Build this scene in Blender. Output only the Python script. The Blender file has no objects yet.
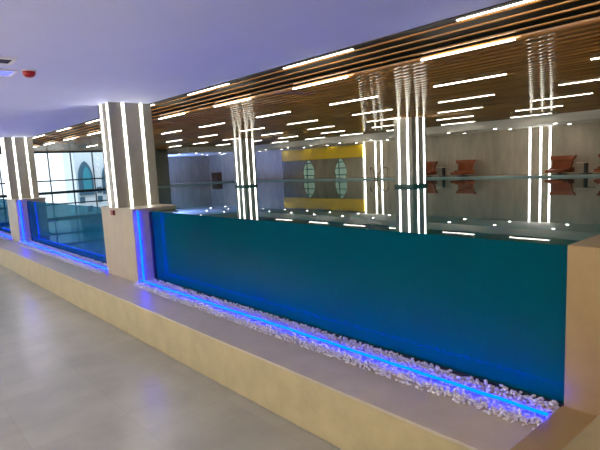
import bpy, bmesh, math, random
from mathutils import Vector, Matrix, noise
random.seed(7)
sc = bpy.context.scene
COL = sc.collection
Z0 = 3.28                      # eye height over the corridor floor; heights below are given from the eye
def Z(z): return z + Z0

# ------------------------------------------------------------------ materials
def nt(name):
    m = bpy.data.materials.new(name); m.use_nodes = True
    t = m.node_tree; t.nodes.clear()
    o = t.nodes.new('ShaderNodeOutputMaterial')
    return m, t, o
def mat(name, col, rough=.5, spec=.5, metal=0, var=0, scale=6, stretch=(1,1,1), bump=0, bscale=40, coat=0, ior=None):
    m, t, o = nt(name)
    p = t.nodes.new('ShaderNodeBsdfPrincipled'); t.links.new(p.outputs[0], o.inputs[0])
    p.inputs['Base Color'].default_value = (*col, 1); p.inputs['Roughness'].default_value = rough
    p.inputs['Metallic'].default_value = metal; p.inputs['Specular IOR Level'].default_value = spec
    p.inputs['Coat Weight'].default_value = coat; p.inputs['Coat Roughness'].default_value = .08
    if ior: p.inputs['IOR'].default_value = ior
    tc = t.nodes.new('ShaderNodeTexCoord')
    mp = t.nodes.new('ShaderNodeMapping'); mp.inputs['Scale'].default_value = stretch
    t.links.new(tc.outputs['Object'], mp.inputs[0])
    if var:
        n = t.nodes.new('ShaderNodeTexNoise'); n.inputs['Scale'].default_value = scale
        n.inputs['Detail'].default_value = 6; n.inputs['Roughness'].default_value = .62
        t.links.new(mp.outputs[0], n.inputs[0])
        r = t.nodes.new('ShaderNodeValToRGB')
        r.color_ramp.elements[0].position = .3; r.color_ramp.elements[1].position = .72
        r.color_ramp.elements[0].color = (*[c*(1-var) for c in col], 1)
        r.color_ramp.elements[1].color = (*[min(1, c*(1+var)) for c in col], 1)
        t.links.new(n.outputs[0], r.inputs[0]); t.links.new(r.outputs[0], p.inputs['Base Color'])
    if bump:
        n2 = t.nodes.new('ShaderNodeTexNoise'); n2.inputs['Scale'].default_value = bscale
        t.links.new(mp.outputs[0], n2.inputs[0])
        b = t.nodes.new('ShaderNodeBump'); b.inputs['Strength'].default_value = bump; b.inputs['Distance'].default_value = .02
        t.links.new(n2.outputs[0], b.inputs['Height']); t.links.new(b.outputs[0], p.inputs['Normal'])
    return m
def emit(name, col, s):
    m, t, o = nt(name)
    e = t.nodes.new('ShaderNodeEmission'); e.inputs[0].default_value = (*col, 1); e.inputs[1].default_value = s
    t.links.new(e.outputs[0], o.inputs[0]); return m
def pane(name, tint, refl=1.0, veil=None):
    # clear acrylic sheet: tinted see-through with Fresnel reflection
    m, t, o = nt(name)
    tr = t.nodes.new('ShaderNodeBsdfTransparent'); tr.inputs[0].default_value = (*tint, 1)
    g = t.nodes.new('ShaderNodeBsdfGlossy'); g.inputs['Roughness'].default_value = .01
    g.inputs['Color'].default_value = (refl, refl, refl, 1)
    f = t.nodes.new('ShaderNodeFresnel'); f.inputs[0].default_value = 1.45
    gm = t.nodes.new('ShaderNodeNewGeometry'); mr = t.nodes.new('ShaderNodeMapRange')
    mr.inputs[3].default_value = 1.45; mr.inputs[4].default_value = 1/1.45      # same reflectance from either side of the sheet
    t.links.new(gm.outputs['Backfacing'], mr.inputs[0]); t.links.new(mr.outputs[0], f.inputs[0])
    mx = t.nodes.new('ShaderNodeMixShader')
    t.links.new(f.outputs[0], mx.inputs[0]); t.links.new(tr.outputs[0], mx.inputs[1]); t.links.new(g.outputs[0], mx.inputs[2])
    if veil:
        d = t.nodes.new('ShaderNodeBsdfTranslucent'); d.inputs[0].default_value = (*veil, 1); d2 = t.nodes.new('ShaderNodeBsdfDiffuse'); d2.inputs[0].default_value = (*veil, 1)
        a = t.nodes.new('ShaderNodeAddShader'); t.links.new(d.outputs[0], a.inputs[0]); t.links.new(d2.outputs[0], a.inputs[1])
        m2 = t.nodes.new('ShaderNodeMixShader'); m2.inputs[0].default_value = .22
        t.links.new(mx.outputs[0], m2.inputs[1]); t.links.new(a.outputs[0], m2.inputs[2]); t.links.new(m2.outputs[0], o.inputs[0]); return m
    t.links.new(mx.outputs[0], o.inputs[0]); return m
def varnished(name, col, gloss, rough, var, scale, stretch, wave):
    # stained wood under a thin even varnish: diffuse grain with a small constant sheen
    m, t, o = nt(name)
    d = t.nodes.new('ShaderNodeBsdfDiffuse'); g = t.nodes.new('ShaderNodeBsdfGlossy'); g.inputs['Roughness'].default_value = rough
    g.inputs['Color'].default_value = (1,.95,.85,1)
    tc = t.nodes.new('ShaderNodeTexCoord'); mp = t.nodes.new('ShaderNodeMapping'); mp.inputs['Scale'].default_value = stretch
    t.links.new(tc.outputs['Object'], mp.inputs[0])
    n = t.nodes.new('ShaderNodeTexNoise'); n.inputs['Scale'].default_value = scale; n.inputs['Detail'].default_value = 6
    t.links.new(mp.outputs[0], n.inputs[0])
    r = t.nodes.new('ShaderNodeValToRGB'); r.color_ramp.elements[0].position = .3; r.color_ramp.elements[1].position = .7
    r.color_ramp.elements[0].color = (*[c*(1-var) for c in col], 1); r.color_ramp.elements[1].color = (*[c*(1+var) for c in col], 1)
    t.links.new(n.outputs[0], r.inputs[0]); t.links.new(r.outputs[0], d.inputs[0])
    n2 = t.nodes.new('ShaderNodeTexNoise'); n2.inputs['Scale'].default_value = 2.6; t.links.new(tc.outputs['Object'], n2.inputs[0])
    b = t.nodes.new('ShaderNodeBump'); b.inputs['Strength'].default_value = wave; b.inputs['Distance'].default_value = .02
    t.links.new(n2.outputs[0], b.inputs['Height']); t.links.new(b.outputs[0], g.inputs['Normal'])
    mx = t.nodes.new('ShaderNodeMixShader'); fr = t.nodes.new('ShaderNodeFresnel'); fr.inputs[0].default_value = 1.12
    ma = t.nodes.new('ShaderNodeMath'); ma.operation = 'MULTIPLY_ADD'; ma.inputs[1].default_value = .5; ma.inputs[2].default_value = gloss
    t.links.new(fr.outputs[0], ma.inputs[0]); t.links.new(ma.outputs[0], mx.inputs[0])
    t.links.new(d.outputs[0], mx.inputs[1]); t.links.new(g.outputs[0], mx.inputs[2]); t.links.new(mx.outputs[0], o.inputs[0]); return m
def tiles(name, col, mortar, size, rough, off=0, var=.06, msize=.004):
    m, t, o = nt(name)
    p = t.nodes.new('ShaderNodeBsdfPrincipled'); t.links.new(p.outputs[0], o.inputs[0])
    p.inputs['Roughness'].default_value = rough
    tc = t.nodes.new('ShaderNodeTexCoord')
    br = t.nodes.new('ShaderNodeTexBrick'); br.offset = off
    br.inputs['Scale'].default_value = 1; br.inputs['Brick Width'].default_value = size[0]; br.inputs['Row Height'].default_value = size[1]
    br.inputs['Mortar Size'].default_value = msize; br.inputs['Mortar'].default_value = (*mortar, 1)
    br.inputs['Color1'].default_value = (*[c*(1-var) for c in col], 1); br.inputs['Color2'].default_value = (*[c*(1+var) for c in col], 1)
    t.links.new(tc.outputs['Object'], br.inputs[0])
    n = t.nodes.new('ShaderNodeTexNoise'); n.inputs['Scale'].default_value = 1.3; n.inputs['Detail'].default_value = 8
    t.links.new(tc.outputs['Object'], n.inputs[0])
    mr = t.nodes.new('ShaderNodeMapRange'); mr.inputs[1].default_value = .3; mr.inputs[2].default_value = .7; mr.inputs[3].default_value = .86; mr.inputs[4].default_value = 1.1
    t.links.new(n.outputs[0], mr.inputs[0])
    mx = t.nodes.new('ShaderNodeMix'); mx.data_type = 'RGBA'; mx.blend_type = 'MULTIPLY'; mx.inputs[0].default_value = 1
    t.links.new(br.outputs[0], mx.inputs[6]); t.links.new(mr.outputs[0], mx.inputs[7])
    t.links.new(mx.outputs[2], p.inputs['Base Color']); return m

M = dict(
 stone   = mat('beige_stone', (.40,.345,.25), .38, var=.10, scale=3.2),
 plinth  = mat('ledge_stone', (.40,.34,.19), .42, var=.12, scale=2.6),
 ledgetop= mat('led_tinted_stone', (.41,.365,.305), .40, var=.08, scale=2.6),  # ledge stone greyed so its colour carries the bluish LED light
 warmstone= mat('warm_lit_stone', (.29,.205,.085), .38, var=.10, scale=3.2),  # beige stone with the yellow of the warm light put into its colour
 landing = mat('landing_stone', (.20,.18,.115), .5, var=.10, scale=5),
 floor   = tiles('corridor_tile', (.305,.30,.25), (.26,.255,.215), (1.2,.6), .28),
 ceil    = mat('lavender_lit_ceiling', (.61,.65,.90), .75, var=.02, scale=1),  # white ceiling; the lavender of the blue light is put into the paint
 wallp   = mat('wall_paint', (.45,.42,.38), .6, var=.05, scale=2),
 marble  = mat('grey_marble', (.46,.405,.30), .35, var=.24, scale=1.6, stretch=(1,1.2,.35)),
 darkend = mat('grey_green_stone', (.20,.21,.17), .5, var=.18, scale=1.5, stretch=(1,1,.4)),
 soffit  = mat('soffit_paint', (.78,.75,.66), .6, var=.02),
 wood    = varnished('walnut_slat', (.36,.155,.034), .08, .05, .30, 2.2, (6,.35,1), .13),
 woodbk  = mat('ceiling_void', (.02,.014,.008), .8),
 channel = mat('dark_channel', (.05,.045,.04), .7),
 pillar  = mat('pillar_cladding', (.33,.315,.25), .32, var=.14, scale=3, stretch=(1,1,.4)),
 column  = mat('column_cladding', (.36,.35,.29), .30, var=.10, scale=3),
 strip   = emit('white_strip_light', (1,.97,.90), 5.0),
 cstrip  = emit('white_column_strip', (1,.98,.92), 5.5),
 lamp    = emit('ceiling_lamp_diffuser', (1,.95,.84), 7.5),
 down    = emit('downlight_lens', (1,.97,.92), 9.0),
 led     = emit('blue_led', (0,.010,1.0), 15.0),
 ventglow = emit('blue_vent_glow', (.12,.14,.75), 1.0),
 trim    = mat('white_trim', (.75,.75,.78), .4),
 tealt   = mat('teal_mosaic', (.33,.50,.47), .3, var=.25, scale=30),
 deck    = tiles('deck_tile', (.34,.31,.26), (.25,.23,.2), (.6,.6), .12),
 ring    = mat('green_ring', (.03,.11,.09), .3, var=.25, scale=25),
 waterin = mat('pool_water_body', (.0,.083,.120), .9, spec=0),
 water   = mat('pool_water', (.0,.13,.155), .015, ior=1.33, spec=.5, bump=.018, bscale=1.6),
 lowater = mat('low_pool_water', (.02,.24,.36), .02, ior=1.33, spec=.5, bump=.02, bscale=1.6),
 lowwall = mat('low_pool_tile', (.06,.20,.25), .3, var=.12, scale=8),
 glass   = pane('acrylic_sheet', (.95,.98,.98), .09),
 tglass  = pane('teal_acrylic_sheet', (.40,.60,.66), .12, (.02,.20,.30)),
 bayglass= pane('partition_glass', (.98,.985,.95), .03),
 clear   = pane('window_glass', (.97,.99,1.0), .5),
 navy    = mat('navy_edge', (.01,.015,.05), .5),
 frame   = mat('window_frame', (.035,.06,.065), .45),
 yellow  = mat('yellow_panel', (.92,.60,.0), .4, var=.08, scale=4),
 brown   = mat('dark_brown_wood', (.10,.040,.010), .35, var=.4, scale=9, stretch=(1,1,.3)),
 orange  = mat('orange_leather', (.31,.066,.008), .42, var=.12, scale=5, bump=.08),
 dark    = mat('black_metal', (.012,.012,.012), .4),
 steel   = mat('brushed_steel', (.30,.20,.12), .25, metal=1),
 ttop    = mat('cream_table_top', (.78,.70,.52), .3),
 red     = mat('red_plastic', (.42,.012,.012), .35),
 rbox    = mat('dark_red_plastic', (.20,.010,.008), .4),
 pebble  = mat('white_pebble', (.58,.57,.62), .5, var=.08, scale=9),
 grille  = mat('dark_grille', (.035,.04,.06), .5),
 archg   = emit('dim_window_light', (.42,.60,.48), .17),
 facade  = mat('pale_facade', (.72,.80,.86), .8, var=.06, scale=1),
 facglass= mat('cyan_arch_glass', (.06,.30,.40), .2),
 facdark = mat('facade_dark_blue', (.05,.13,.20), .7),  # arch outlines and small panes are dark blue themselves
 ground  = mat('pale_paving', (.5,.5,.48), .8),
)

# ------------------------------------------------------------------ mesh helpers
def box(bm, x0, x1, y0, y1, z0, z1):
    v = [bm.verts.new((x, y, z)) for z in (z0, z1) for y in (y0, y1) for x in (x0, x1)]
    for f in ((0,2,3,1),(4,5,7,6),(0,1,5,4),(2,6,7,3),(0,4,6,2),(1,3,7,5)): bm.faces.new([v[i] for i in f])
    return v
def prism(bm, pts, z0, z1):
    a = [bm.verts.new((x, y, z0)) for x, y in pts]; b = [bm.verts.new((x, y, z1)) for x, y in pts]
    n = len(pts); bm.faces.new(a[::-1]); bm.faces.new(b)
    for i in range(n): bm.faces.new((a[i], a[(i+1)%n], b[(i+1)%n], b[i]))
def tube(bm, path, r, seg=10, cap=True):
    P = [Vector(p) for p in path]; rings = []
    up = Vector((0, 0, 1))
    for i, p in enumerate(P):
        d = ((P[min(i+1, len(P)-1)] - p).normalized() + (p - P[max(i-1, 0)]).normalized()).normalized()
        a = d.cross(up)
        if a.length < .05: a = d.cross(Vector((0, 1, 0)))
        a.normalize(); b = d.cross(a)
        rings.append([bm.verts.new(p + r*(math.cos(2*math.pi*k/seg)*a + math.sin(2*math.pi*k/seg)*b)) for k in range(seg)])
    for q, w in zip(rings, rings[1:]):
        for k in range(seg): bm.faces.new((q[k], q[(k+1)%seg], w[(k+1)%seg], w[k]))
    if cap: bm.faces.new(rings[0][::-1]); bm.faces.new(rings[-1])
def lathe(bm, prof, cx=0, cy=0, seg=20):
    rings = [[bm.verts.new((cx + r*math.cos(2*math.pi*k/seg), cy + r*math.sin(2*math.pi*k/seg), z)) for k in range(seg)] for r, z in prof]
    for q, w in zip(rings, rings[1:]):
        for k in range(seg): bm.faces.new((q[k], q[(k+1)%seg], w[(k+1)%seg], w[k]))
    bm.faces.new(rings[0][::-1]); bm.faces.new(rings[-1])
def link(name, bm, m, parent=None, loc=(0,0,0), bevel=0, smooth=False, bseg=2):
    bmesh.ops.recalc_face_normals(bm, faces=bm.faces)
    me = bpy.data.meshes.new(name); bm.to_mesh(me); bm.free()
    if m: me.materials.append(m)
    o = bpy.data.objects.new(name, me); COL.objects.link(o)
    if parent: o.parent = parent
    o.location = loc
    if smooth:
        for p in me.polygons: p.use_smooth = True
    if bevel:
        b = o.modifiers.new('bevel', 'BEVEL'); b.width = bevel; b.segments = bseg; b.limit_method = 'ANGLE'
    return o
def B(name, m, ext, parent=None, bevel=0, **k):
    bm = bmesh.new(); box(bm, *ext); return link(name, bm, m, parent, bevel=bevel, **k)
def tag(o, label=None, cat=None, group=None, kind=None):
    if label: o['label'] = label
    if cat: o['category'] = cat
    if group: o['group'] = group
    if kind: o['kind'] = kind
    return o
def empty(name, loc, label, cat, group=None, rz=0):
    e = bpy.data.objects.new(name, None); COL.objects.link(e); e.location = loc; e.rotation_euler = (0,0,rz)
    e.empty_display_size = .1
    return tag(e, label, cat, group)
def dup(root, loc, label=None, group=None, rz=None):
    r = root.copy(); COL.objects.link(r); r.location = loc
    if rz is not None: r.rotation_euler = (0,0,rz)
    if label: r['label'] = label
    if group: r['group'] = group
    for ch in list(root.children):
        c = ch.copy(); COL.objects.link(c); c.parent = r
        for g in list(ch.children):
            d = g.copy(); COL.objects.link(d); d.parent = c
    return r
def S(o, label=None): 
    o['kind'] = 'structure'
    if label: o['label'] = label
    return o

# ------------------------------------------------------------------ main heights and lines
ZW = Z(-.90); ZP = Z(-2.55); ZT = Z(-.81); ZC = Z(1.69); ZWD = Z(1.385); ZS = Z(1.08); ZD = Z(-.84)
XL = 3.816                     # front of the ledge
XG = 5.066                     # acrylic front of the pool
XE = 19.6                      # far pool edge
XW = 21.5                      # far wall
PIERS = (11.25, 22.6)          # near faces of the two piers
PLEN = (1.95, 1.6)

# ------------------------------------------------------------------ setting
S(B('floor', M['floor'], (-4, XL, -3, 30, -.2, 0)), 'grey tiled corridor floor below the stone ledge')
S(B('floor', M['ground'], (XL, 24, -3, 38, -.25, -.05)), 'slab under the pools')
S(B('trim_1', M['ledgetop'], (XL-.012, XG+.3, 1.0, 30, ZP-.035, ZP), bevel=.006), 'stone slab capping the ledge, greyed for the blue LED light')
bm = bmesh.new(); box(bm, XL, XG+.3, 1.0, 30, 0, ZP-.035)
S(link('trim_1', bm, M['plinth'], bevel=.012), 'long beige stone ledge beneath the glass pool front')
S(B('trim_2', M['warmstone'], (XL-.02, 5.0, 1.28, 1.925, ZP+.001, ZP+.055), bevel=.008), 'beige stone curb closing the near end of the pebble bed')
S(B('trim_3', M['warmstone'], (5.0, 23, .6, 1.915, 0, Z(-.875)), bevel=.01), 'beige stone end wall of the pool, right edge of the picture')
S(B('floor', M['landing'], (-4, 4.99, -3, 1.07, .001, Z(-1.65)), bevel=.012), 'greenish grey raised landing in the bottom right corner')
S(B('ceiling', M['ceil'], (-4, 5.70, -3, 30, ZC, ZC+.2)), 'white corridor ceiling, coloured lavender for the blue light')
S(B('wall_left', M['wallp'], (-4.2, -4, -3, 30, 0, ZC)))
S(B('wall_back', M['wallp'], (-4, XW, -3.2, -3, 0, ZC)))
# wooden slat ceiling over the pool
bm = bmesh.new(); box(bm, 5.70, XW+.2, -3, 30, ZC+.0, ZC+.2); box(bm, 15.1, XW+.2, 30, 36, ZC, ZC+.2)
S(link('ceiling', bm, M['woodbk']), 'dark void above the slats')
bm = bmesh.new()
box(bm, 5.695, 5.90, -3, 30, ZC+.0-.02, ZC+.001)
S(link('trim_4', bm, M['channel']), 'shadow channel along the edge of the corridor ceiling')
bm = bmesh.new()
def slat(bm, xa, xb, z, y0, y1, n=24, h=.06):
    w = xb-xa; prof = [(xa, z+h), (xa, z+.004)] + [(xa+w*f, z+.004*(2*f-1)**2) for f in (.15,.32,.5,.68,.85)] + [(xb, z+.004), (xb, z+h)]
    rings = []
    for i in range(n+1):
        y = y0 + (y1-y0)*i/n
        rings.append([bm.verts.new((a, y, b)) for a, b in prof])
    for q, r in zip(rings, rings[1:]):
        for k in range(len(prof)-1): bm.faces.new((q[k], q[k+1], r[k+1], r[k]))
# the first slats step down from the corridor ceiling, then the field runs level
for xa, dz in ((5.86,.26),(5.96,.195),(6.05,.13),(6.13,.065)): slat(bm, xa, xa+.05, ZWD+dz, -3, 30, h=.022)
pitch = .245; x = 6.30
while x < 19.3:
    slat(bm, x, x+.15, ZWD, -3, 30 if x < 15.05 else 27.4); x += pitch
o = S(link('ceiling', bm, M['wood'], smooth=True), 'dark brown glossy wooden slat ceiling over the pool')
# soffit round the far deck
bm = bmesh.new()
box(bm, 19.4, XW+.3, -3, 27.3, ZS, ZWD+.06); box(bm, 15.1, XW+.3, 27.3, 36, ZS, ZWD+.06)
S(link('trim_5', bm, M['soffit']), 'pale dropped soffit along the far wall')
# far walls
S(B('wall_right', M['marble'], (XW, XW+.2, -3, 36, -.1, ZS+.02)), 'grey marble far wall behind the pool deck')
S(B('wall_far', M['marble'], (15.1, XW, 35.7, 35.9, -.1, ZS+.02)), 'blue lit end wall past the pool')
bm = bmesh.new(); box(bm, 12.1, 15.1, 30, 30.25, -.1, ZC); box(bm, 14.9, 15.1, 30.25, 35.7, -.1, ZC)
S(link('wall_far', bm, M['darkend']), 'dull green grey wall between the windows and the end recess')
bm = bmesh.new()
box(bm, 5.3, 12.1, 30, 30.25, -.1, Z(-2.30)); box(bm, 5.3, 12.1, 30, 30.25, Z(1.37), ZC)
box(bm, 4.2, 5.3, 30, 30.25, -.1, ZC); box(bm, -4, 4.2, 30, 30.25, -.1, .3); box(bm, -4, 4.2, 30, 30.25, Z(1.2), ZC); box(bm, -4.2, -3.2, 30, 30.25, .3, Z(1.2))
S(link('wall_far', bm, M['frame']), 'dark surround of the end windows')
def window(n, x0, x1, z0, z1, xs, zs, thick):
    bm = bmesh.new(); w = .05
    for xx in [x0+.03] + list(xs) + [x1-.03]: box(bm, xx-w/2, xx+w/2, 30.02, 30.12, z0, z1)
    for zz, h in zip([z0+.03] + list(zs) + [z1-.03], thick): box(bm, x0, x1, 30.0, 30.13, zz-h/2, zz+h/2)
    f = S(link('window_%d' % n, bm, M['frame']))
    B('pane', M['clear'], (x0, x1, 30.06, 30.075, z0, z1), f)
    return f
window(1, 5.3, 12.1, Z(-2.30), Z(1.37), (5.65, 6.84, 8.02, 9.20, 10.40, 11.58), (Z(-1.50), Z(-.86), Z(-.20)), (.10, .06, .15, .07, .06))
window(2, -3.2, 4.2, .3, Z(1.2), (-1.9, -.6, .7, 2.0, 3.1), (Z(-1.5), Z(-.86), Z(-.2)), (.06, .06, .12, .06, .06))  # unseen corridor window, added to bring daylight onto floor and ceiling
# decks, edges and pool shells
bm = bmesh.new(); box(bm, XE+.12, XW, -3, 35.7, -.05, ZD); box(bm, 12.1, XE+.12, 28.62, 30, -.05, ZD); box(bm, 15.1, XE+.12, 30, 35.7, -.05, ZD)
S(link('floor', bm, M['deck']), 'tiled deck behind the pool')
bm = bmesh.new(); box(bm, XE, XE+.12, 1.915, 28.62, -.05, ZD+.005); box(bm, 12.3, XE, 28.5, 28.62, -.05, ZD+.005)
S(link('trim_6', bm, M['tealt']), 'teal mosaic coping along the far pool edge')
bm = bmesh.new(); prism(bm, [(5.72,13.21),(5.90,13.21),(12.28,28.5),(12.28,29.95),(12.05,29.95),(12.05,28.6)], -.05, Z(-.86))
S(link('trim_7', bm, M['lowwall']), 'tiled wall dividing the large pool from the lower one')

# ------------------------------------------------------------------ water
bm = bmesh.new(); prism(bm, [(XG+.03,1.92),(XE-.002,1.92),(XE-.002,28.498),(12.28,28.498),(5.905,13.205),(5.905,11.22),(XG+.03,11.22)], .0, ZW)
wo = link('pool_water', bm, M['water']); wo.data.materials.append(M['waterin'])
for pf in wo.data.polygons: pf.material_index = 0 if pf.normal.z > .5 else 1   # mirror only at the open surface, not against the glass
tag(wo, 'still teal water of the large pool, mirroring the lights', 'water', kind='stuff')
ZLW = Z(-2.33)
bm = bmesh.new(); prism(bm, [(XG+.03,13.21),(5.70,13.21),(12.04,28.5),(12.04,29.95),(XG+.03,29.95),(XG+.03,24.21),(5.95,24.21),(5.95,22.59),(XG+.03,22.59)], .0, ZLW)
tag(link('pool_water', bm, M['lowater']), 'lower blue water seen through the glass left of the nearest pillar', 'water', kind='stuff')

# ------------------------------------------------------------------ glass fronts
def front(y0, y1, m, label):
    e = empty('pool_glass', (XG, y0, ZP), label, 'glass panel', 'acrylic fronts of the pool')
    B('glass_sheet', m, (-.005, .02, .0, y1-y0, .0, ZW-ZP+.004), e)
    bm = bmesh.new(); box(bm, -.02, .024, y1-y0-.07, y1-y0-.001, .0, ZW-ZP-.02)
    link('pier_refraction_strip', bm, M['navy'], e)  # strip added to show the pier face as refracted through the water
    bm = bmesh.new(); box(bm, -.012, .024, .0, y1-y0-.07, .0, .035)
    link('bottom_seal', bm, M['navy'], e)
front(1.925, 11.245, M['glass'], 'long clear pool front holding teal water, between the nearest pillar and the right end')
front(13.205, 22.595, M['tglass'], 'teal tinted pool front between the two pillars, windows showing through')
front(24.205, 29.95, M['tglass'], 'blue lit pool front left of the second pillar, at the left edge')

# ------------------------------------------------------------------ piers with lit pillars
def pier(y0, ln, label, bits):
    e = empty('pillar', (4.657, y0, ZP), label, 'pillar', 'lit pillars along the glass')
    b = B('plinth_block', M['stone'], (0, 1.10, 0, ln, 0, ZT-ZP-.05), e, bevel=.008)
    b['label'] = 'beige stone block under the pillar'
    B('cap', M['stone'], (-.012, 1.13, -.05, ln+.02, ZT-ZP-.05, ZT-ZP), e, bevel=.006)
    x0, x1, ya, yb = .03, 1.085, .844, 1.533
    z0, z1 = ZT-ZP, ZC-ZP
    B('shaft', M['pillar'], (x0, x1, ya, yb, z0, z1), e)
    for yy in (.96, 1.36):
        B('light_strip', M['strip'], (x0-.012, x0+.01, yy-.029, yy+.029, z0+.01, z1-.01), e)
    for xx in (.365, .815):
        B('light_strip', M['strip'], (xx-.029, xx+.029, ya-.012, ya+.01, z0+.01, z1-.01), e)
    return e
pier(PIERS[0], PLEN[0], 'nearest square pillar with four white light strips on a beige stone block', 0)
pier(PIERS[1], PLEN[1], 'second square lit pillar, cut by the left edge', 0)

# standing columns in the pool
def column(x0, y0, w, d, label):
    e = empty('column', (x0, y0, 0), label, 'column', 'lit columns standing in the pool')
    B('shaft', M['column'], (0, w, 0, d, 0, ZWD), e, bevel=.006)
    B('tile_ring', M['ring'], (-.012, w+.012, -.012, d+.012, 0, ZW+.085), e)
    za, zb = ZW+.085, ZWD-.01
    for yy in (.24*d, .72*d): B('light_strip', M['cstrip'], (-.012, .01, yy-.026, yy+.026, za, zb), e)
    for xx in (.35*w, .82*w): B('light_strip', M['cstrip'], (xx-.026, xx+.026, -.012, .01, za, zb), e)
column(13.82, 10.173, .786, .747, 'bright square column in the pool nearest the orange armchairs')
column(14.05, 20.155, .72, .84, 'bright square column in the pool between the brown cabinet and the yellow band')

# ------------------------------------------------------------------ ceiling line lights
ORD = ['first','second','third','fourth','fifth','sixth','seventh','eighth','ninth','tenth','eleventh']
ROWS = [
 (5.80, ZC-.022, 1.62, (3.57,6.93,10.29,13.65,17.0,20.2,23.5), 'the row edging the corridor ceiling'),
 (6.23, ZWD, 1.35, (4.4,7.2,9.92,12.68,15.4,18.2,20.9,23.6,26.3), 'the second row from the corridor'),
 (8.70, ZWD, 1.45, (3.05,5.86,8.75,11.7,14.85,17.6,20.5,23.4,25.75), 'the third row from the corridor'),
 (11.25, ZWD, 1.48, (4.55,7.45,10.4,13.4,16.2,19.37,22.35), 'the fourth row from the corridor'),
 (13.72, ZWD, 1.45, (6.2,9.1,12.0,15.1,18.15,21.3,24.2,27.0), 'the fifth row from the corridor'),
 (16.25, ZWD, 1.45, (7.9,10.85,13.95,17.0,20.1,23.0,26.0), 'the sixth row from the corridor'),
 (18.85, ZWD, 1.5, (9.35,12.35,15.3,18.3,21.0,24.0), 'the last row, along the soffit'),
]
for ri, (x, z, L, ys, rn) in enumerate(ROWS):
    bm = bmesh.new(); w = .020
    v = box(bm, -w, w, -L/2, L/2, -.004, .012)
    p0 = link('ceiling_light', bm, M['lamp'], bevel=.002)
    n = len(ys)
    for i, y in enumerate(ys):
        o = p0 if i == 0 else p0.copy()
        if i: COL.objects.link(o)
        o.location = (x, y-L/2, z)
        tag(o, 'linear ceiling light, %s from the right in %s' % (ORD[i], rn), 'ceiling light', 'linear ceiling lights')

# far wall vertical strips
def wstrip(y, label):
    e = empty('wall_light', (XW, y, ZD), label, 'wall light', 'vertical light strips on the far wall')
    B('channel', M['trim'], (-.03, -.001, -.06, .06, .01, ZS-ZD-.002), e)
    B('diffuser', M['cstrip'], (-.045, -.03, -.026, .026, .02, ZS-ZD-.01), e)
for y, l in ((19.05,'left strip of the three beside the yellow band'),(18.25,'middle strip of the three beside the yellow band'),(17.82,'right strip of the three beside the yellow band, nearest the handrails'),
             (9.80,'left strip of the three beside the orange armchair'),(9.35,'middle strip of the three beside the orange armchair'),(8.98,'right strip of the three, touching the orange armchair')):
    wstrip(y, 'tall white wall light, ' + l)

# downlights
def downlight(x, y, label):
    e = empty('downlight', (x, y, ZS), label, 'downlight', 'round downlights in the soffit')
    bm = bmesh.new(); lathe(bm, [(.085,-.012),(.085,-.0005)], seg=16); link('rim', bm, M['trim'], e)
    bm = bmesh.new(); lathe(bm, [(.062,-.018),(.062,-.011)], seg=16); link('lens', bm, M['down'], e)
DY = (8.08,10.45,12.6,14.8,17.05,19.25,21.55,23.6,25.8,28.2,30.6,33.0)
for i, y in enumerate(DY):
    downlight(19.75, y, 'small round downlight in the soffit, outer line, %s from the right' % (ORD+['twelfth','thirteenth'])[i])
    downlight(21.05, y, 'small round downlight in the soffit, wall-side line, %s from the right' % (ORD+['twelfth','thirteenth'])[i])
for x, y, l in ((15.75,29.7,'leftmost'),(16.3,28.5,'second from the left'),(18.2,31.0,'third from the left'),(18.35,29.0,'fourth from the left')):
    downlight(x, y, 'small round downlight over the blue end recess, ' + l)

# yellow fascia and glazed front with arched windows
bm = bmesh.new(); box(bm, 21.34, XW-.003, 19.10, 26.2, Z(.285), Z(.98))
tag(link('yellow_fascia', bm, M['yellow'], bevel=.01), 'yellow panel band over the glazed bay on the far wall', 'fascia')
e = empty('glass_partition', (21.36, 22.65, ZD), 'clear glass partition below the yellow band', 'glass partition')
B('glass_sheet', M['bayglass'], (0, .012, -3.5, 3.5, 0, Z(.283)-ZD), e)
bm = bmesh.new(); box(bm, -.02, .03, -3.55, -3.5, 0, Z(.283)-ZD); box(bm, -.02, .03, 3.5, 3.55, 0, Z(.283)-ZD)
link('frame_post', bm, M['column'], e)
def arch(yc, hw, label):
    e = empty('arched_window', (XW, yc, ZD), label, 'window', 'arched windows behind the glass')
    ztop = Z(.26)-ZD; bm = bmesh.new(); pts = []
    n = 14
    for i in range(n+1):                     # pointed, bulging outline
        t = i/n; pts.append((-hw*(1-t**2.2)**.75*(.80+.20*min(1,t*3)), ztop*t))
    ol = pts + [(-a, b) for a, b in pts[::-1][1:]]
    v0 = [bm.verts.new((-.02, a, b+.01)) for a, b in ol]; v1 = [bm.verts.new((-.002, a, b+.01)) for a, b in ol]
    bm.faces.new(v0); k = len(ol)
    for i in range(k): bm.faces.new((v0[i], v0[(i+1)%k], v1[(i+1)%k], v1[i]))
    link('lit_pane', bm, M['archg'], e)
    bm = bmesh.new(); box(bm, -.05, -.02, .18*hw, .18*hw+.05, .01, ztop*.94)
    for f in (.12, .48, .80):
        w = hw*(1-f**2.2)**.75*.95
        box(bm, -.05, -.02, -w, w, ztop*f, ztop*f+.05)
    link('muntin', bm, M['lowwall'], e)
arch(23.75, .54, 'dim pale green arched window under the yellow band, left one')
arch(20.95, .50, 'dim pale green arched window under the yellow band, right one')

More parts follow.
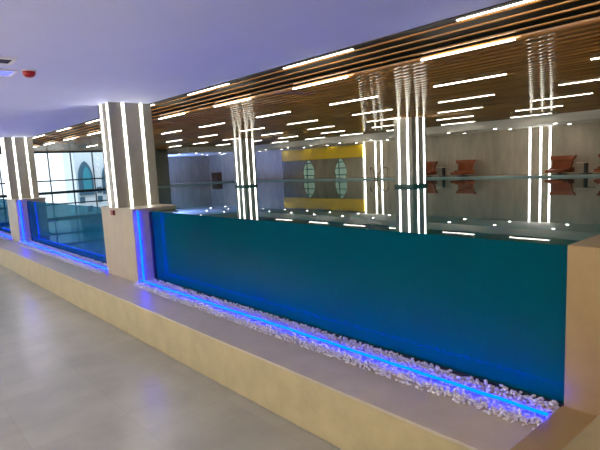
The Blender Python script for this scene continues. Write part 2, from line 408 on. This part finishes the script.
# brown cabinet, pool ladder
e = empty('cabinet', (XW, 34.3, ZD), 'dark brown wooden cabinet against the blue lit wall', 'cabinet')
B('body', M['brown'], (-.45, -.001, -.40, .40, .0, .58), e, bevel=.01)
B('door', M['brown'], (-.47, -.45, -.38, -.01, .03, .56), e, bevel=.006); B('door', M['brown'], (-.47, -.45, .01, .38, .03, .56), e, bevel=.006)
e = empty('pool_ladder', (XE, 16.62, ZD), 'curved metal handrails of the pool ladder on the far edge', 'pool ladder')
for s in (-1, 1):
    bm = bmesh.new(); pts = [(-.04, s*.03, .01), (-.03, s*.07, .12), (0, s*.15, .24), (.03, s*.24, .36), (.06, s*.31, .46), (.09, s*.37, .52), (.12, s*.44, .545), (.15, s*.51, .52), (.17, s*.56, .45), (.18, s*.58, .37)]
    tube(bm, pts, .024, 8); link('handrail', bm, M['steel'], e, smooth=True)
    bm = bmesh.new(); tube(bm, [(.18, s*.58, .37), (.20, s*.54, .20), (.24, s*.48, .005)], .012, 8); link('stay', bm, M['steel'], e, smooth=True)
bm = bmesh.new(); box(bm, -.09, -.05, -.11, .11, -.035, .01); link('step', bm, M['steel'], e)

# ------------------------------------------------------------------ armchairs and side tables
def make_chair(loc, rz, label):
    e = empty('armchair', loc, label, 'armchair', 'orange armchairs on the far deck', rz)
    def cush(name, fn, nu, nv, th):
        bm = bmesh.new(); F = []; K = []
        for i in range(nu+1):
            F.append([]); K.append([])
            for j in range(nv+1):
                p, nrm = fn(i/nu*2-1, j/nv)
                F[-1].append(bm.verts.new(p + nrm*th*.5)); K[-1].append(bm.verts.new(p - nrm*th*.5))
        for i in range(nu):
            for j in range(nv):
                bm.faces.new((F[i][j], F[i+1][j], F[i+1][j+1], F[i][j+1])); bm.faces.new((K[i][j], K[i][j+1], K[i+1][j+1], K[i+1][j]))
        for i in range(nu):
            for j in (0, nv): bm.faces.new((F[i][j], F[i+1][j], K[i+1][j], K[i][j]))
        for j in range(nv):
            for i in (0, nu): bm.faces.new((F[i][j], F[i][j+1], K[i][j+1], K[i][j]))
        return link(name, bm, M['orange'], e, bevel=.02, smooth=True)
    n = Vector((1, 0, .12)).normalized()
    cush('backrest', lambda u, v: (Vector((-.28-.10*v+.16*u*u, u*(.36+.03*v), .12+.40*v)), n), 10, 5, .12)
    cush('headrest', lambda u, v: (Vector((-.36-.03*v+.20*u*u, u*(.41+.12*v), .52+.18*v)), n), 10, 4, .14)
    bm = bmesh.new(); box(bm, -.30, .46, -.38, .38, .07, .19); link('seat', bm, M['orange'], e, bevel=.05, bseg=3, smooth=True)
    for s in (-1, 1):
        bm = bmesh.new(); box(bm, -.30, .10, s*.38-.04, s*.38+.04, .08, .26); link('armrest', bm, M['orange'], e, bevel=.04, bseg=3, smooth=True)
    bm = bmesh.new(); lathe(bm, [(.26,0),(.26,.02),(.05,.04),(.05,.07)], seg=20); link('base', bm, M['dark'], e)
    return e
ch = make_chair((20.55, 8.2, ZD), math.radians(174), 'orange winged armchair beside the three wall strips, table to its right')
dup(ch, (20.55, 12.38, ZD), 'orange winged armchair alone at mid picture, table to its left')
dup(ch, (20.55, 14.35, ZD), 'orange winged armchair half hidden behind the bright pool column')
dup(ch, (20.45, 6.42, ZD), 'orange winged armchair cut by the right edge of the picture')
def make_table(loc, label):
    e = empty('side_table', loc, label, 'side table', 'low side tables between armchairs')
    bm = bmesh.new(); lathe(bm, [(.33,.405),(.35,.412),(.35,.432),(.33,.44)], seg=28); link('tabletop', bm, M['ttop'], e)
    bm = bmesh.new(); lathe(bm, [(.20,0),(.20,.015),(.07,.03),(.07,.405)], seg=20); link('pedestal', bm, M['dark'], e)
    return e
tb = make_table((20.65, 7.31, ZD), 'low round side table with black pedestal right of the strip-side armchair')
dup(tb, (20.6, 13.42, ZD), 'low round side table with black pedestal near the bright pool column')

# ------------------------------------------------------------------ corridor fittings
def vent(x0, x1, y0, y1, m, name, label, cat):
    e = empty(name, ((x0+x1)/2, (y0+y1)/2, ZC), label, cat)
    hx, hy = (x1-x0)/2, (y1-y0)/2
    bm = bmesh.new(); w = .045
    box(bm, -hx, hx, -hy, -hy+w, -.03, -.001); box(bm, -hx, hx, hy-w, hy, -.03, -.001)
    box(bm, -hx, -hx+w, -hy+w, hy-w, -.03, -.001); box(bm, hx-w, hx, -hy+w, hy-w, -.03, -.001)
    link('frame', bm, M['trim'], e)
    if name == 'air_vent':
        bm = bmesh.new(); box(bm, -hx+w, hx-w, -hy+w, hy-w, -.008, -.002)
        k = -hy+w+.02
        while k < hy-w-.02: box(bm, -hx+w, hx-w, k, k+.012, -.024, -.008); k += .045
        link('grille', bm, m, e)
    else:
        bm = bmesh.new(); box(bm, -hx+w, hx-w, -hy+w, hy-w, -.015, -.002); link('glow_panel', bm, m, e)
vent(1.30, 1.92, 8.13, 8.54, M['grille'], 'air_vent', 'dark slatted air vent in the ceiling at the left edge', 'air vent')
vent(1.50, 2.13, 9.0, 9.52, M['ventglow'], 'blue_glow_vent', 'square ceiling vent made to glow blue, next to the red alarm', 'ceiling light')  # vent reflecting blue light, built as a glowing panel
e = empty('fire_alarm', (2.27, 9.0, ZC), 'small red domed fire alarm on the corridor ceiling', 'fire alarm')
bm = bmesh.new(); lathe(bm, [(.11,-.02),(.11,0)], seg=20); link('base_ring', bm, M['trim'], e)
bm = bmesh.new(); lathe(bm, [(.02,-.11),(.06,-.098),(.088,-.07),(.098,-.02)], seg=20); link('dome', bm, M['red'], e, smooth=True)
e = empty('alarm_button', (4.657, 12.36, Z(-.935)), 'tiny dark red call box on the front of the nearest pillar block', 'alarm')
B('housing', M['rbox'], (-.05, -.001, -.09, .09, -.06, .06), e, bevel=.008); B('button', M['red'], (-.058, -.05, -.03, .03, -.03, .03), e)

# blue LED ropes
def rope(y0, y1, pier_face, label):
    e = empty('led_rope', (4.70, y0, ZP), label, 'LED rope', 'blue LED ropes')
    bm = bmesh.new(); pts = [(random.uniform(-.012,.012), t*(y1-y0-.03)/40+.01, .066) for t in range(41)]
    tube(bm, pts, .017, 8); link('bed_run', bm, M['led'], e, smooth=True)
    if pier_face:
        bm = bmesh.new(); tube(bm, [(.08, y1-y0-.03, .066), (.08, y1-y0-.03, ZT-ZP-.06)], .019, 8); link('upright_run', bm, M['led'], e, smooth=True)
rope(1.93, 11.25, True, 'blue LED rope along the white pebbles of the long glass front')
rope(13.22, 22.6, True, 'blue LED rope between the two pillars')
rope(24.22, 29.9, False, 'blue LED rope left of the second pillar')

# ------------------------------------------------------------------ pebbles
protos = []
for k in range(7):
    bm = bmesh.new(); bmesh.ops.create_icosphere(bm, subdivisions=2, radius=1)
    sx, sy, sz = random.uniform(.8,1.2), random.uniform(.75,1.1), random.uniform(.6,.85)
    for v in bm.verts:
        d = 1 + .22*noise.noise(v.co*1.1 + Vector((k*7.3, 0, 0)))
        v.co = Vector((v.co.x*sx, v.co.y*sy, v.co.z*sz))*d
    me = bpy.data.meshes.new('white_pebble'); bm.to_mesh(me); bm.free()
    for p in me.polygons: p.use_smooth = True
    me.materials.append(M['pebble']); protos.append(me)
spots = []
def bed(y0, y1, x0, x1):
    y = y0; s = .043
    while y < y1:
        x = x0
        while x < x1:
            edge = (x - x0 < .05)
            if not (edge and random.random() < .45):
                r = random.uniform(.018, .027)
                spots.append((x+random.uniform(-.012,.012), y+random.uniform(-.012,.012), r, 0))
                if not edge and random.random() < .5: spots.append((x+random.uniform(-.02,.02), y+random.uniform(-.02,.02), random.uniform(.019,.027), 1))
            x += s
        y += s*.93
bed(1.965, 11.2, 4.45, 5.03)
nb1 = len(spots)
bed(13.25, 22.55, 4.45, 5.03); bed(24.25, 29.8, 4.45, 5.03)
spots[:] = [q for q in spots if abs(q[0]-4.70) > .034 + q[2]*.4]; nb1 = sum(q[1] < 11.25 for q in spots)
order = sorted(range(len(spots)), key=lambda i: spots[i][1]*1.0 - .3*spots[i][0])
near = set(order[:300])
from mathutils import Euler
def xf(i):
    x, y, r, l = spots[i]
    return Matrix.Translation((x, y, ZP + r*.62 + l*.033)) @ Euler((random.uniform(-.4,.4), random.uniform(-.4,.4), random.uniform(0,6.3))).to_matrix().to_4x4() @ Matrix.Scale(r, 4)
k = 0
for i in order[:300]:
    o = bpy.data.objects.new('pebble', protos[k % 7]); k += 1; COL.objects.link(o); o.matrix_world = xf(i)
    tag(o, 'white pebble beside the stone curb at the right end of the long bed', 'pebble', 'pebbles at the curb end of the bed')
def low_pebbles(idx):
    vs, fs = [], []
    bm = bmesh.new(); bmesh.ops.create_icosphere(bm, subdivisions=1, radius=1)
    bv = [v.co.copy() for v in bm.verts]; bf = [[v.index for v in f.verts] for f in bm.faces]; bm.free()
    for i in idx:
        m = xf(i); s = Vector((random.uniform(.85,1.25), random.uniform(.8,1.1), random.uniform(.6,.9))); b0 = len(vs)
        for c in bv: vs.append(m @ Vector((c.x*s.x, c.y*s.y, c.z*s.z)))
        for f in bf: fs.append([b0+q for q in f])
    me = bpy.data.meshes.new('pebbles'); me.from_pydata(vs, [], fs); me.update()
    for p in me.polygons: p.use_smooth = True
    me.materials.append(M['pebble']); return me
for nm, idx, lb in (('pebble_bed', [i for i in order[300:] if i < nb1], 'long bed of small white pebbles lit blue along the glass'),
                    ('pebble_bed', [i for i in range(nb1, len(spots))], 'beds of small white pebbles beyond the nearest pillar')):
    o = bpy.data.objects.new(nm, low_pebbles(idx)); COL.objects.link(o); tag(o, lb, 'pebbles', kind='stuff')

# ------------------------------------------------------------------ outside the end windows
S(B('floor', M['ground'], (-30, 50, 30.3, 80, -.6, -.4)), 'pale ground outside')
e = empty('building', (12.5, 40, -.4), 'pale building with pointed arches beyond the end windows', 'building')
B('wall', M['facade'], (.05, 9, .3, 3, 0, 9), e)
def ext_arch(xc, hw, zb, zt):
    bm = bmesh.new()
    for s, y0, y1 in ((1.0, .12, .3),):
        ol = [(-hw, zb)] + [(-hw*(1-(i/10)**2)**.7, zb+(zt-zb)*(.45+.55*i/10)) for i in range(11)]
        ol += [(-a, b) for a, b in ol[::-1][1:]]
        v0 = [bm.verts.new((xc+a, y0, b)) for a, b in ol]; v1 = [bm.verts.new((xc+a, y1, b)) for a, b in ol]
        bm.faces.new(v0); n = len(ol)
        for i in range(n): bm.faces.new((v0[i], v0[(i+1)%n], v1[(i+1)%n], v1[i]))
    f = link('arch_frame', bm, M['facdark'], e)
    bm = bmesh.new(); w = hw*.55
    ol = [(.12*hw-w, zb+.4)] + [(.12*hw-w*(1-(i/10)**2)**.7, zb+.4+(zt-zb-.8)*(.5+.5*i/10)) for i in range(11)]
    ol += [(.24*hw-a, b) for a, b in ol[::-1][1:]]
    v0 = [bm.verts.new((xc+a, .06, b)) for a, b in ol]; v1 = [bm.verts.new((xc+a, .12, b)) for a, b in ol]
    bm.faces.new(v0); n = len(ol)
    for i in range(n): bm.faces.new((v0[i], v0[(i+1)%n], v1[(i+1)%n], v1[i]))
    link('arch_pane', bm, M['facglass'], f)
ext_arch(.75, .55, 2.2, 4.78); ext_arch(2.55, .55, 2.2, 4.6)
for xx, zz in ((1.55, 2.3), (1.55, 1.6), (.2, 1.6), (.75, .9)):
    B('window_pane', M['facdark'], (xx, xx+.35, .22, .3, zz, zz+.45), e)

# ------------------------------------------------------------------ lights
w = bpy.data.worlds.new('sky'); sc.world = w; w.use_nodes = True
bg = w.node_tree.nodes['Background']; bg.inputs[0].default_value = (.80, .90, 1.0, 1); bg.inputs[1].default_value = .8
def area(name, loc, rot, sx, sy, power, col, portal=False):
    l = bpy.data.lights.new(name, 'AREA'); l.shape = 'RECTANGLE'; l.size = sx; l.size_y = sy; l.energy = power; l.color = col
    if portal: l.cycles.is_portal = True
    o = bpy.data.objects.new(name, l); COL.objects.link(o); o.location = loc; o.rotation_euler = rot; return o
area('window_portal', (8.7, 30.3, Z(-.46)), (math.radians(-90), 0, 0), 6.9, 3.8, 1, (1,1,1), True)
area('window_portal', (.5, 30.3, 2.3), (math.radians(-90), 0, 0), 7.6, 4.3, 1, (1,1,1), True)
bl = area('blue_recess_fill', (15.16, 32.9, Z(.1)), (0, math.radians(-138), 0), 1.0, 4.0, 150, (.22,.36,1.0)); bl.data.spread = math.radians(130)  # added area light hidden behind the wall, turns the end recess blue
sp = bpy.data.lights.new('blue_soffit_fill', 'SPOT'); sp.energy = 420; sp.color = (.20,.34,1.0); sp.spot_size = math.radians(70); sp.spot_blend = 1; sp.shadow_soft_size = .1  # unseen spot added to colour the soffit underside blue
so = bpy.data.objects.new('blue_soffit_fill', sp); COL.objects.link(so); so.location = (15.25, 33.5, Z(-.6))
so.rotation_euler = Vector((3.2, -2.6, 2.3)).to_track_quat('-Z', 'Y').to_euler()
# unseen lamps added to light the corridor, behind the camera and along the left
def lampfit(x, y, power, col, label):
    e = empty('added_lamp', (x, y, ZC), label, 'ceiling lamp', 'added unseen corridor lamps')
    bm = bmesh.new(); box(bm, -.3, .3, -.3, .3, -.03, -.001); link('frame', bm, M['trim'], e)
    o = area('fill_light', (0, 0, -.035), (0, 0, 0), .5, .5, power, col); o.parent = e
WARM = (1, .66, .26); COOL = (.86, .88, 1.0)
lampfit(2.2, -.6, 44, WARM, 'unseen square lamp over the landing, added for its warm light')
lampfit(-1.5, 3.5, 20, COOL, 'added unseen corridor lamp in the left line, nearest')
lampfit(-1.5, 12.0, 20, COOL, 'added unseen corridor lamp in the left line, middle')
lampfit(-1.5, 20.5, 20, COOL, 'added unseen corridor lamp in the left line, farthest')

area('ceiling_fill', (-3.7, 12, 2.3), (0, math.radians(180-35), 0), .3, 28, 980, (1.0,.92,.78))  # unseen area light added to brighten the corridor ceiling
# ------------------------------------------------------------------ camera
rt = Vector((0.7549, -0.6539, -0.0490)); 
y, p, r = 0.7138424982334015, -0.13719892816095222, -0.049024152192975845
fw = Vector((math.sin(y)*math.cos(p), math.cos(y)*math.cos(p), math.sin(p)))
r0 = Vector((math.cos(y), -math.sin(y), 0)); u0 = r0.cross(fw)
rt = math.cos(r)*r0 + math.sin(r)*u0; up = -math.sin(r)*r0 + math.cos(r)*u0
cam = bpy.data.cameras.new('camera'); co = bpy.data.objects.new('camera', cam); COL.objects.link(co)
m = Matrix((rt, up, -fw)).transposed().to_4x4(); m.translation = (0, 0, Z0); co.matrix_world = m
cam.sensor_width = 36; cam.lens = 504.142/600*36
cam.shift_x = -.97/600; cam.shift_y = 9.74/600
cam.clip_end = 300; sc.camera = co
vs = sc.view_settings
vs.view_transform = 'Standard'; vs.look = 'None'; vs.exposure = 1.4; vs.gamma = 1; vs.use_curve_mapping = False
cy = sc.cycles
cy.max_bounces = 10; cy.diffuse_bounces = 4; cy.glossy_bounces = 6; cy.transparent_max_bounces = 12
cy.caustics_reflective = False; cy.caustics_refractive = False; cy.sample_clamp_indirect = 6
cy.use_denoising = True
